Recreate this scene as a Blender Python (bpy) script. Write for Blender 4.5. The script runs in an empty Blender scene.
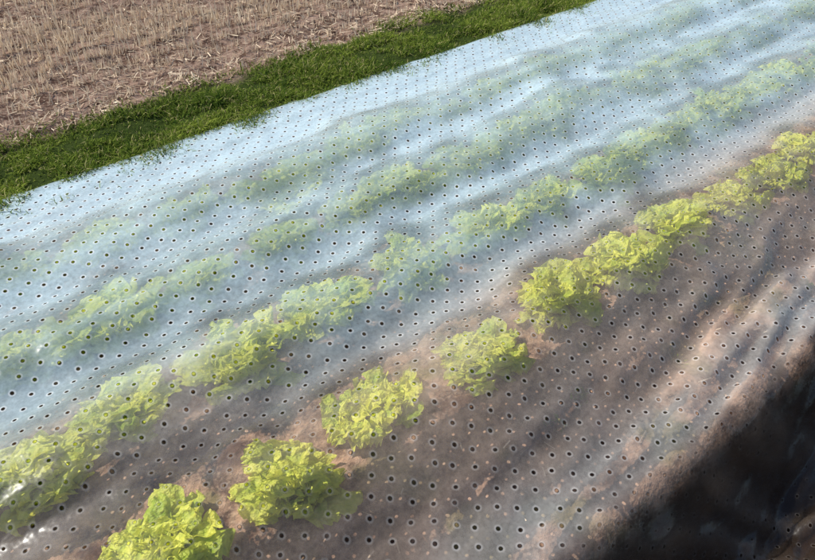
import bpy, math, numpy as np
rng=np.random.default_rng(7)
scene=bpy.context.scene
T=rng.random((256,256))
def vnoise(x,y):
    x=np.asarray(x,float);y=np.asarray(y,float)
    xi=np.floor(x).astype(int);yi=np.floor(y).astype(int)
    fx=x-xi;fy=y-yi
    fx=fx*fx*(3-2*fx);fy=fy*fy*(3-2*fy)
    a=T[xi%256,yi%256];b=T[(xi+1)%256,yi%256];c=T[xi%256,(yi+1)%256];d=T[(xi+1)%256,(yi+1)%256]
    return (a*(1-fx)+b*fx)*(1-fy)+(c*(1-fx)+d*fx)*fy
def fbm(x,y,o=4):
    s=0;a=.5;t=0
    for i in range(o):
        s=s+a*vnoise(x*2**i+17.3*i,y*2**i+9.1*i);t+=a;a*=.5
    return s/t
def ss(a,b,x):
    t=np.clip((x-a)/(b-a),0,1);return t*t*(3-2*t)
def mesh_obj(name,verts,faces,mat,attrs=None,uv=None,smooth=True):
    me=bpy.data.meshes.new(name)
    verts=np.asarray(verts,np.float32);faces=np.asarray(faces,np.int32)
    n,k=faces.shape
    me.vertices.add(len(verts));me.vertices.foreach_set('co',verts.ravel())
    me.loops.add(n*k);me.loops.foreach_set('vertex_index',faces.ravel())
    me.polygons.add(n);me.polygons.foreach_set('loop_start',np.arange(0,n*k,k,dtype=np.int32))
    me.polygons.foreach_set('loop_total',np.full(n,k,np.int32))
    me.polygons.foreach_set('use_smooth',np.full(n,smooth))
    me.update(calc_edges=True)
    for a,v in (attrs or {}).items():
        at=me.attributes.new(a,'FLOAT','POINT');at.data.foreach_set('value',np.asarray(v,np.float32).ravel())
    if uv is not None:
        l=me.uv_layers.new(name='UVMap');l.data.foreach_set('uv',np.asarray(uv,np.float32)[faces.ravel()].ravel())
    me.materials.append(mat)
    ob=bpy.data.objects.new(name,me);scene.collection.objects.link(ob);return ob
def grid_faces(nx,ny):
    i=np.arange(nx-1)[:,None]*ny+np.arange(ny-1)[None,:]
    i=i.ravel();return np.stack([i,i+ny,i+ny+1,i+1],1)
class M:
    def __init__(s,name):
        s.m=bpy.data.materials.new(name);s.m.use_nodes=True;s.t=s.m.node_tree;s.t.nodes.clear()
        s.out=s.n('ShaderNodeOutputMaterial')
    def n(s,ty,**k):
        nd=s.t.nodes.new(ty)
        for a,v in k.items(): setattr(nd,a,v)
        return nd
    def set(s,inp,v):
        if isinstance(v,bpy.types.NodeSocket): s.t.links.new(v,inp)
        elif v is not None:
            if hasattr(inp,'default_value') and hasattr(inp.default_value,'__len__') and len(inp.default_value)==4 and len(v)==3: v=(*v,1)
            inp.default_value=v
    def math(s,op,a,b=None,c=None,clamp=False):
        nd=s.n('ShaderNodeMath',operation=op,use_clamp=clamp)
        for i,v in enumerate((a,b,c)):
            if v is not None: s.set(nd.inputs[i],v)
        return nd.outputs[0]
    def mixc(s,f,a,b):
        nd=s.n('ShaderNodeMix',data_type='RGBA');s.set(nd.inputs[0],f);s.set(nd.inputs[6],a);s.set(nd.inputs[7],b);return nd.outputs[2]
    def noise(s,vec,scale,detail=3,rough=.55,dist=0):
        nd=s.n('ShaderNodeTexNoise');s.set(nd.inputs['Vector'],vec);nd.inputs['Scale'].default_value=scale
        nd.inputs['Detail'].default_value=detail;nd.inputs['Roughness'].default_value=rough;nd.inputs['Distortion'].default_value=dist
        return nd.outputs[0]
    def rng(s,v,a,b,c=0,d=1,smooth=True):
        nd=s.n('ShaderNodeMapRange',interpolation_type='SMOOTHSTEP' if smooth else 'LINEAR')
        for i,q in enumerate((v,a,b,c,d)): s.set(nd.inputs[i],q)
        return nd.outputs[0]
    def attr(s,nm):
        nd=s.n('ShaderNodeAttribute');nd.attribute_name=nm;return nd.outputs['Fac']
    def bump(s,h,st,dist,nrm=None):
        nd=s.n('ShaderNodeBump');s.set(nd.inputs['Height'],h);nd.inputs['Strength'].default_value=st;nd.inputs['Distance'].default_value=dist
        return nd.outputs[0]
    def sh(s,ty,**k):
        nd=s.n(ty)
        for a,v in k.items(): s.set(nd.inputs[a],v)
        return nd.outputs[0]
    def mixs(s,f,a,b):
        nd=s.n('ShaderNodeMixShader');s.set(nd.inputs[0],f);s.set(nd.inputs[1],a);s.set(nd.inputs[2],b);return nd.outputs[0]
    def fin(s,sh): s.t.links.new(sh,s.out.inputs[0]);return s.m
# ---------- terrain
def zbase(y):
    z=-.05*ss(.85,.42,y)-.36*ss(.43,.14,y)
    return z+.31*ss(-.8,-1.4,y)
def ground_z(x,y):
    b=zbase(y)
    near=np.exp(-((np.maximum(0,np.abs(x-4)-10))/6)**2)
    soil=ss(2.70,2.55,y)
    n=.030*(fbm(x*9,y*9,4)-.5)+.02*(fbm(x*2.5+40,y*2.5,2)-.5)
    st=.05*(fbm(x*7+5,y*7,4)-.5)+.03*(fbm(x*2,y*4,2)-.5)
    far=.25*(fbm(x*.05,y*.05,2)-.5)*ss(8,40,np.hypot(x,y))
    return b+near*(soil*n+(1-soil)*st)+far
def axis(segs):
    out=[]
    for a,b,s in segs: out.append(np.arange(a,b-s*.5,s))
    out.append(np.array([segs[-1][1]]));return np.concatenate(out)
xs=axis([(-600,-100,50),(-100,-20,8),(-20,-3,.6),(-3,-.6,.06),(-.6,7,.022),(7,16,.08),(16,40,2),(40,100,8),(100,600,50)])
ys=axis([(-600,-100,50),(-100,-20,8),(-20,-2,.8),(-2,0,.06),(0,5.2,.022),(5.2,9,.08),(9,20,1),(20,100,8),(100,600,50)])
X,Y=np.meshgrid(xs,ys,indexing='ij')
Z=ground_z(X,Y)
g=M('ground_soil');tc=g.n('ShaderNodeTexCoord').outputs['Object']
sep=g.n('ShaderNodeSeparateXYZ');g.set(sep.inputs[0],tc);gy=sep.outputs[1]
n1=g.noise(tc,14,5,.65);n2=g.noise(tc,90,3,.6);n3=g.noise(tc,2.2,2);n4=g.noise(tc,5.5,2)
soil=g.mixc(g.rng(n1,.35,.65),(.10,.052,.034),(.56,.36,.25))
soil=g.mixc(g.rng(n2,.45,.75,0,.6),soil,(.66,.48,.36))
soil=g.mixc(g.rng(n4,.55,.66,0,.6),soil,(.15,.16,.04))
soil=g.mixc(g.rng(n4,.46,.36,0,.8),soil,(.085,.036,.020))
stub=g.mixc(g.rng(n1,.38,.62),(.10,.057,.042),(.34,.23,.175))
stub=g.mixc(g.rng(n2,.5,.72,0,.8),stub,(.50,.39,.29))
grs=g.mixc(n1,(.025,.04,.010),(.065,.09,.025))
yw=g.math('ADD',gy,g.rng(n3,0,1,-.12,.12,False))
col=g.mixc(g.rng(yw,2.56,2.66),soil,grs)
col=g.mixc(g.rng(yw,2.96,3.10),col,stub)
dark=g.mixc(n1,(.007,.004,.003),(.030,.016,.010))  # near-black soil; part of the furrow's shade is put into this colour
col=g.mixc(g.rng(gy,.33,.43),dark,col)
bp=g.bump(g.math('ADD',n1,g.math('MULTIPLY',n2,.4)),.8,.02)
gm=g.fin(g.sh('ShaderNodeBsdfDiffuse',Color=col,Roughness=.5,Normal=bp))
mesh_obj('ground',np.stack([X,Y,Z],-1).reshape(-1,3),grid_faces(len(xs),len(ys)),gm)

# ---------- lettuce
lm=M('lettuce_leaf');ltc=lm.n('ShaderNodeTexCoord').outputs['Object']
tone=lm.attr('tone');vein=lm.attr('vein')
oi=lm.n('ShaderNodeObjectInfo').outputs['Random']
lnz=lm.noise(ltc,52,2,.6)
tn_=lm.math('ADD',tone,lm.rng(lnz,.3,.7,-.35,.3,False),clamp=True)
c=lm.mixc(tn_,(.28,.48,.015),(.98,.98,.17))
c=lm.mixc(lm.math('MULTIPLY',oi,.25),c,(.80,.86,.12))
c=lm.mixc(lm.math('MULTIPLY',vein,.4),c,(.88,.90,.42))
lb=lm.bump(lnz,.9,.016)
d=lm.sh('ShaderNodeBsdfPrincipled',**{'Base Color':c,'Roughness':.5,'Specular IOR Level':.3,'Normal':lb})
t=lm.sh('ShaderNodeBsdfTranslucent',Color=lm.mixc(.5,c,(.97,.97,.10)))
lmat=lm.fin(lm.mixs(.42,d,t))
def lettuce_mesh(seed):
    r=np.random.default_rng(seed);V=[];F=[];TO=[];VE=[];o=0
    ns,nt=12,11;N=100
    offs=r.normal(0,.034,(7,2))
    for i in range(N):
        f=i/(N-1)
        ang=i*2.39996+r.normal(0,.4)
        L=(.145-.085*f)*r.uniform(.55,1.25);W=(.033-.008*f)*r.uniform(.65,1.4)
        e0=math.radians(22+58*f+r.normal(0,13));e1=e0-math.radians(45-10*f+r.normal(0,24))
        s=np.linspace(0,1,ns);e=e0+(e1-e0)*s**1.6
        e=e+math.radians(38)*np.exp(-((s-.45)/.25)**2)*(1-f)
        dr=np.cos(e)*L/(ns-1);dz=np.sin(e)*L/(ns-1)
        rr=np.concatenate([[0],np.cumsum(dr[1:])])+.008;zz=np.concatenate([[0],np.cumsum(dz[1:])])+.006
        t=np.linspace(-1,1,nt)
        S,Tt=np.meshgrid(s,t,indexing='ij')
        w=W*(.16+.84*np.sin(np.clip(S,0,1)**.8*math.pi*.62)**1.1)*np.sqrt(np.clip(1-np.clip((S-.72)/.33,0,1)**2.2,0,1))
        ph=r.uniform(0,6.28,6)
        ed=np.maximum(np.abs(Tt)**1.2,np.clip((S-.6)/.4,0,1)**1.2)*S
        ruf=ed*(.009*np.sin(S*12+ph[0]+2.2*Tt)+.009*np.sin(Tt*6+ph[1]+S*5)+.005*np.sin(S*16+Tt*7+ph[2]))
        ruf=ruf+.005*np.sin(S*12+ph[4])*np.sin(Tt*6+ph[5])*S
        cup=.014*(Tt**2)*S*(1 if f>.3 else .2)
        nz=ruf+cup
        E=np.repeat(e[:,None],nt,1)
        R=rr[:,None]-np.sin(E)*nz;Zz=zz[:,None]+np.cos(E)*nz
        lat=Tt*w*(1+.2*np.sin(S*13+ph[3]))+.006*ed*np.sin(S*14+ph[3])
        R=R+.007*ed*np.sin(Tt*7+ph[2])
        ca,sa=math.cos(ang),math.sin(ang)
        ox,oy=offs[i%7]
        px,py=R*ca-lat*sa+ox,R*sa+lat*ca+oy
        rad=np.hypot(px,py)+1e-6;k=np.where(rad>.12,(.12+.055*np.tanh((rad-.12)/.055))/rad,1)
        Zz=np.where(Zz>.09,.09+.045*np.tanh((Zz-.09)/.045),Zz)
        P=np.stack([px*k,py*k,np.maximum(Zz,.004)],-1).reshape(-1,3)
        V.append(P);F.append(grid_faces(ns,nt)+o);o+=ns*nt
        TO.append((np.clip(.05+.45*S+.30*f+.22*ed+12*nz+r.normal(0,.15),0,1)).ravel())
        VE.append((np.exp(-(Tt/.10)**2)*(1-S*.7)).ravel())
    return np.concatenate(V),np.concatenate(F),np.concatenate(TO),np.concatenate(VE)
variants=[];vco=[]
for k in range(8):
    v,f,to,ve=lettuce_mesh(100+k)
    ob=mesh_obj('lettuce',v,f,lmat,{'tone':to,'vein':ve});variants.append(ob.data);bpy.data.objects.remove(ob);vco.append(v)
rows=[(.93,[-.55,-.25,.05,.39,.65,1.01,1.33,1.63,1.97,2.24,2.49],.98,.27,1.16,.80),
      (1.35,[-.75,-.45,-.15,.12,.47,.785,1.10,1.42,1.72],.98,.27,1.24,.76),
      (1.74,[-.65,-.35,-.05,.22,.54,.85,1.15],.97,.26,1.26,.76),
      (2.10,[-.65,-.3,.02,.34,.65,.95],.93,.25,1.28,.8)]
plants=[]
for y,xl,sc,sp,stx,hz_ in rows:
    xl=list(xl)
    while xl[-1]<13: xl.append(xl[-1]+sp+rng.normal(0,.02))
    xl0=xl[0]
    while xl0>-2.5: xl0-=.31; xl.append(xl0)
    for x in xl:
        plants.append((x,y+rng.normal(0,.022),sc*rng.uniform(.85,1.1),stx,hz_))
from mathutils import Matrix,Euler,Vector
fx=np.arange(-3,14.5,.016)
fy=np.concatenate([np.arange(-.35,.0,.03),np.arange(0,.5,.011),np.arange(.5,2.72,.0145)])
X,Y=np.meshgrid(fx,fy,indexing='ij')
wob=.05*(fbm(X*1.6,Y*0+3,4)-.5)*2*ss(2.3,2.72,Y)
Yw=Y+wob
LH=np.full(X.shape,-1.0)
for x,y,s,stx,hh_ in plants:
    k=rng.integers(8)
    ob=bpy.data.objects.new('lettuce',variants[k]);scene.collection.objects.link(ob)
    loc=Vector((x,y,float(ground_z(np.array(x),np.array(y)))-.006))
    eul=Euler((rng.normal(0,.08),rng.normal(0,.08),rng.choice([0,math.pi])+rng.normal(0,.3)));scl=(s*stx,s*.93,s*hh_*rng.uniform(.88,1.1))
    ob.location=loc;ob.rotation_euler=eul;ob.scale=scl
    R=np.array(eul.to_matrix())@np.diag(scl)
    W=vco[k]@R.T+np.array(loc)
    ix=np.clip(np.round((W[:,0]-fx[0])/.016).astype(int),0,len(fx)-1)
    iy=np.clip(np.searchsorted(fy,W[:,1]),0,len(fy)-1)
    np.maximum.at(LH,(ix,iy),W[:,2])
def dil(A,n=1):
    for _ in range(n):
        B=A.copy()
        B[1:]=np.maximum(B[1:],A[:-1]);B[:-1]=np.maximum(B[:-1],A[1:])
        C=B.copy();C[:,1:]=np.maximum(C[:,1:],B[:,:-1]);C[:,:-1]=np.maximum(C[:,:-1],B[:,1:]);A=C
    return A
def blur(A,n):
    for _ in range(n):
        A=A.copy();A[1:-1]=(A[:-2]+2*A[1:-1]+A[2:])/4;A[:,1:-1]=(A[:,:-2]+2*A[:,1:-1]+A[:,2:])/4
    return A
G=ground_z(X,Yw)
base=G*.35+zbase(Yw)*.65
dome=np.zeros_like(X)
for y,xl,sc,sp,stx,hh_ in rows:
    dome=np.maximum(dome,.105*sc*np.exp(-np.abs((Yw-y)/.18)**2.0)*(.9+.25*(fbm(X*2.2+y*30,Yw*0,2)-.5)))
dome=blur(dome,10)
wn=fbm(X*1.1+7+Yw*1.2,Yw*15,3)-.5
wf=np.abs(fbm(X*1.6+Yw*3,Yw*20-X*1.5+13,2)-.5)*2
wr=np.abs(fbm(X*1.2+Yw*4.5,Yw*13-X*2.6,3)-.5)*2
wc=np.abs(fbm(X*6-Yw*3,Yw*2.4+X*1.1+51,3)-.5)*2
front=ss(.84,.64,Yw)
furr=ss(.45,.36,Yw)
fold=np.abs(fbm(X*5+Yw*7,Yw*2.2-X*.8+31,3)-.5)*2
tk=ss(2.65,2.45,Yw)
Z=base+.014+dome+.022*wn*tk+.005*(1-wc)**4*tk+.008*np.clip(1-wf*3,0,1)**1.5*tk
crease=np.clip(1-wr*2.2,0,1)**1.5
Z+=front*(.008+.030*ss(.8,1.8,X))*crease+furr*.05*(1-fold)**5
L1=dil(LH,1);need=np.maximum(L1+.003-Z,0)
need=np.maximum(blur(dil(need,3),9),0)
Z=Z+need
Z=np.maximum(Z,np.where(LH>-.9,dil(LH,1)+.002,-9))
Z=np.maximum(blur(Z,1),np.where(L1>-.9,L1+.002,-9))
Z=np.maximum(Z,G+.004)
Z=np.where(Yw>2.60,Z-.05*ss(2.62,2.71,Yw)*(.3+fbm(X*9,Y*9,2)),Z)
gap=Z-blur(np.where(L1>-.9,L1,base),1)
dens=blur(np.where(L1>-.9,1-ss(.004,.080,gap),0.),4)
haze=.32+.42*ss(.75,2.1,Yw)
haze+= .22*ss(.5,2.4,X)*ss(.82,1.12,Yw)
haze+=.14*ss(2.2,2.4,Yw)
haze+=.10*ss(.66,.5,Yw)*(1.5*fbm(X*3+Yw*4,Yw*9-X*2+70,3))-.10*ss(.95,.6,Yw)*ss(.4,.5,Yw)
haze+=.16*front*crease*ss(.8,1.8,X)
haze-=.24*ss(.9,.1,X)*ss(1.45,1.1,Yw)*ss(.6,.85,Yw)
haze+=.40*(fbm(X*1.2+Yw*1.5,Yw*9,4)-.5)+.12*(fbm(X*9,Yw*16+9,3)-.5)
haze=np.maximum(haze,.12)
haze*=1-(.76-.22*ss(1.0,2.1,Yw)-.12*ss(1.2,4,X))*dens
haze*=1-.6*ss(2.55,2.70,Yw+.1*(fbm(X*9,Yw*9,3)-.5))
haze=haze*(1-furr)+(.012+.07*(1-fold)**6)*furr  # pale streaks on furrow folds stand in for wrinkle sheen
haze=np.clip(haze,.012,.93)
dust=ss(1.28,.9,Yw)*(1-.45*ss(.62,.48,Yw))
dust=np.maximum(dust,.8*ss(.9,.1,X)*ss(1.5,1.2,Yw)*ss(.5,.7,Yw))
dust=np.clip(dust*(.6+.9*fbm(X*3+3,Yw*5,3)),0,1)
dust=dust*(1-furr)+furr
fm=M('perforated_film');uvn=fm.n('ShaderNodeUVMap').outputs[0]
mp=fm.n('ShaderNodeMapping');fm.set(mp.inputs[0],uvn);mp.inputs['Rotation'].default_value=(0,0,math.radians(39))
tc=fm.n('ShaderNodeTexCoord').outputs['Object']
vo=fm.n('ShaderNodeTexVoronoi',voronoi_dimensions='2D',feature='F1');fm.set(vo.inputs['Vector'],mp.outputs[0])
vo.inputs['Scale'].default_value=1/.047;vo.inputs['Randomness'].default_value=.20
dist=vo.outputs['Distance']
hole=fm.rng(dist,.075,.095,1,0)
rim=fm.rng(dist,.100,.130,1,0)
hz=fm.attr('haze');du=fm.attr('dust');fu=fm.attr('furrow')
ring=fm.math('MULTIPLY',fm.rng(dist,.15,.25,1,0),fm.math('MULTIPLY_ADD',fu,-.4,.5))
fn=fm.noise(tc,70,2,.7)
h=fm.math('MULTIPLY_ADD',fm.math('SUBTRACT',fn,.5),fm.math('MULTIPLY',hz,.9),hz)
h=fm.math('ADD',h,fm.math('MULTIPLY',ring,fm.math('MULTIPLY_ADD',hz,1.0,.06)),clamp=True)
h=fm.math('MAXIMUM',h,fm.math('MULTIPLY',rim,.8))
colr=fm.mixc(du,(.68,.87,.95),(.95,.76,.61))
colr=fm.mixc(ring,colr,(.95,.93,.90))
colr=fm.mixc(rim,colr,(.06,.06,.055))
nb=fm.bump(fm.noise(tc,22,2,.6),.35,.012)
sc=fm.mixs(.38,fm.sh('ShaderNodeBsdfDiffuse',Color=colr,Normal=nb),fm.sh('ShaderNodeBsdfTranslucent',Color=colr))
body=fm.mixs(h,fm.sh('ShaderNodeBsdfTransparent',Color=(.99,.99,.99)),sc)
fr=fm.sh('ShaderNodeFresnel',IOR=1.45,Normal=nb)
gl=fm.sh('ShaderNodeBsdfGlossy',Color=(.93,.96,1),Roughness=.26,Normal=nb)
body=fm.mixs(fm.math('MULTIPLY',fr,fm.math('MULTIPLY_ADD',fu,-.5,1.0),clamp=True),body,gl)
fmat=fm.fin(fm.mixs(hole,body,fm.sh('ShaderNodeBsdfTransparent',Color=(1,1,1))))
ds=np.hypot(np.diff(fy),np.diff(zbase(fy)));arc=np.concatenate([[0],np.cumsum(ds)])
UV=np.stack([X+.02*(fbm(X*.9,Y*.9,2)-.5)*4,np.repeat(arc[None],len(fx),0)+.06*(fbm(X*.8+9,Y*1.1,2)-.5)],-1).reshape(-1,2)
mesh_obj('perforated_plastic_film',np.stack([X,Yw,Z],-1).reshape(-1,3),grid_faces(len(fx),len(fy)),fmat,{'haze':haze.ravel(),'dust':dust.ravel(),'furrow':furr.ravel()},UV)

# ---------- blades
def blades(name,P,h,w,lean,bend,mat,tone,base_z):
    n=len(P);a=rng.uniform(0,6.283,n);la=rng.uniform(0,6.283,n)
    cx,sx=np.cos(a),np.sin(a);lx,ly=np.cos(la),np.sin(la)
    V=np.zeros((n,5,3))
    for j,(f,ww) in enumerate([(0,1),(0,-1),(.55,-.75),(.55,.75),(1,0)]):
        off=lean*f+bend*f*f
        V[:,j,0]=P[:,0]+cx*w*ww*.5+lx*off*h
        V[:,j,1]=P[:,1]+sx*w*ww*.5+ly*off*h
        V[:,j,2]=base_z+h*f*np.sqrt(np.clip(1-.5*off*off,.05,1))
    o=np.arange(n)[:,None]*5
    F3=np.concatenate([o+np.array([0,1,2]),o+np.array([0,2,3]),o+np.array([3,2,4])])
    return mesh_obj(name,V.reshape(-1,3),F3,mat,{'tone':np.repeat(tone,5),'hgt':np.tile([0,0,.55,.55,1],n)},smooth=False)
gr=M('grass_blades');to=gr.attr('tone');hg=gr.attr('hgt')
c=gr.mixc(gr.rng(to,0,.85,0,1,False),(.035,.085,.015),(.29,.36,.06))
c=gr.mixc(gr.rng(to,.88,1),c,(.52,.45,.22))
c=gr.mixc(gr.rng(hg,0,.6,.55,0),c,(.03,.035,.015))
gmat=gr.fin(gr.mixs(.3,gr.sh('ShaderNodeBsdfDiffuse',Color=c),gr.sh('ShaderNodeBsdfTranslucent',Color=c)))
n=170000
P=np.stack([rng.uniform(-3,14,n)*1.0,rng.normal(0,1,n)],1)
P[:,0]=np.where(rng.random(n)<.8,rng.uniform(-.8,7,n),rng.uniform(-3,14,n))
P[:,1]=2.815+rng.uniform(-.23,.23,n)+rng.normal(0,.05,n)+.14*(fbm(P[:,0]*1.6,P[:,0]*0,3)-.5)
cl=fbm(P[:,0]*6,P[:,1]*9,3);keep=rng.random(n)<ss(.33,.56,cl)+.14;P=P[keep];cl=cl[keep]
n=len(P);hh=(.008+.055*cl**1.5)*rng.uniform(.4,1.4,n)
tn=np.clip(.05+.8*fbm(P[:,0]*4+60,P[:,1]*6,3)+rng.normal(0,.2,n),0,.87);tn=np.where(rng.random(n)<.10,.97,tn)
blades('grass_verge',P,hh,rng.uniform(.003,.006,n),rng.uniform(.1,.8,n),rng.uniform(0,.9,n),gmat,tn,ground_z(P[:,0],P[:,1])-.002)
st=M('straw');to=st.attr('tone')
c=st.mixc(st.rng(to,0,1,0,1,False),(.28,.18,.12),(.92,.78,.58))
smat=st.fin(st.mixs(.2,st.sh('ShaderNodeBsdfDiffuse',Color=c),st.sh('ShaderNodeBsdfTranslucent',Color=c)))
n=100000
px=np.where(rng.random(n)<.78,rng.uniform(-.8,7,n),rng.uniform(-5,16,n))
py=3.06+ (rng.random(n)**1.2)*6
k=np.round((py+.06*px-3.1)/.13);py=3.1+k*.13-.06*px+rng.normal(0,.014,n)
ok=(py>3.08+.15*(fbm(px*2,px*0+5,2)-.5))&(rng.random(n)<ss(.28,.5,fbm(px*3,py*3+20,3))+.12)
ok&=rng.random(n)<.25+.75*ss(3.25,3.8,py)
P=np.stack([px,py],1)[ok];n=len(P)
tn=np.clip(rng.normal(.72,.22,n),0,1)
blades('stubble',P,rng.uniform(.035,.09,n)*(.6+.4*ss(3.2,3.8,P[:,1])),rng.uniform(.004,.007,n),rng.uniform(0,.35,n),rng.uniform(0,.1,n),smat,tn,ground_z(P[:,0],P[:,1])-.002)
def litter(name,P,L,w,tn):
    n=len(P);a=rng.uniform(0,6.283,n);t=rng.normal(0,.22,n)
    d=np.stack([np.cos(a),np.sin(a),t],1)*L[:,None]*.5;s=np.stack([-np.sin(a),np.cos(a),rng.normal(0,.5,n)],1)*w[:,None]*.5
    c=np.stack([P[:,0],P[:,1],ground_z(P[:,0],P[:,1])+rng.uniform(.003,.016,n)],1)
    V=np.stack([c-d-s,c+d-s,c+d+s,c-d+s],1).reshape(-1,3)
    return mesh_obj(name,V,np.arange(n*4).reshape(-1,4),smat,{'tone':np.repeat(tn,4)},smooth=False)
n=60000
px=np.where(rng.random(n)<.75,rng.uniform(-.8,7,n),rng.uniform(-5,16,n));py=3.05+(rng.random(n)**1.3)*6
ok=rng.random(n)<ss(.3,.55,fbm(px*4+50,py*7,3))+.1
P=np.stack([px,py],1)[ok];n=len(P)
litter('straw_litter',P,rng.uniform(.012,.055,n),rng.uniform(.002,.005,n),np.clip(rng.normal(.45,.25,n),0,1))
n=200
P=np.stack([rng.uniform(-.5,5,n),rng.uniform(.48,.8,n)],1)
litter('dead_stem_litter',P,rng.uniform(.015,.05,n),rng.uniform(.002,.004,n),np.clip(rng.normal(.5,.25,n),0,1))
cen=np.stack([rng.uniform(0,5,18),rng.uniform(.47,.74,18)],1)
P=(cen[rng.integers(18,size=520)]+rng.normal(0,.014,(520,2)))
blades('weed_seedlings',P,rng.uniform(.008,.018,520),rng.uniform(.005,.010,520),rng.uniform(.3,.9,520),rng.uniform(0,.6,520),gmat,rng.uniform(.5,.85,520),ground_z(P[:,0],P[:,1]))

# ---------- light
w=bpy.data.worlds.new('World');scene.world=w;w.use_nodes=True;nt=w.node_tree;bg=nt.nodes['Background']
sky=nt.nodes.new('ShaderNodeTexSky');sky.sky_type='NISHITA';sky.sun_disc=False
sd=np.array([-.62,.78]);sd/=np.hypot(*sd);el=math.radians(47)
sky.sun_elevation=el;sky.sun_rotation=math.atan2(sd[0],sd[1])
nt.links.new(sky.outputs[0],bg.inputs[0]);bg.inputs[1].default_value=.15
L=bpy.data.lights.new('sun','SUN');L.energy=5.0;L.angle=math.radians(.6);L.color=(1,.94,.83)
so=bpy.data.objects.new('sun',L);scene.collection.objects.link(so)
dv=Vector((sd[0]*math.cos(el),sd[1]*math.cos(el),math.sin(el)))
so.rotation_euler=dv.to_track_quat('Z','Y').to_euler();so.location=(0,5,5)
cam=bpy.data.cameras.new('camera');co=bpy.data.objects.new('camera',cam);scene.collection.objects.link(co)
cam.sensor_width=36;cam.lens=700/815*36;cam.clip_end=2000;cam.clip_start=.02
co.location=(0,0,1.5);co.rotation_euler=(math.radians(48.93),0,math.radians(-38.4))
scene.camera=co
scene.view_settings.view_transform='Standard';scene.view_settings.look='None';scene.view_settings.exposure=0
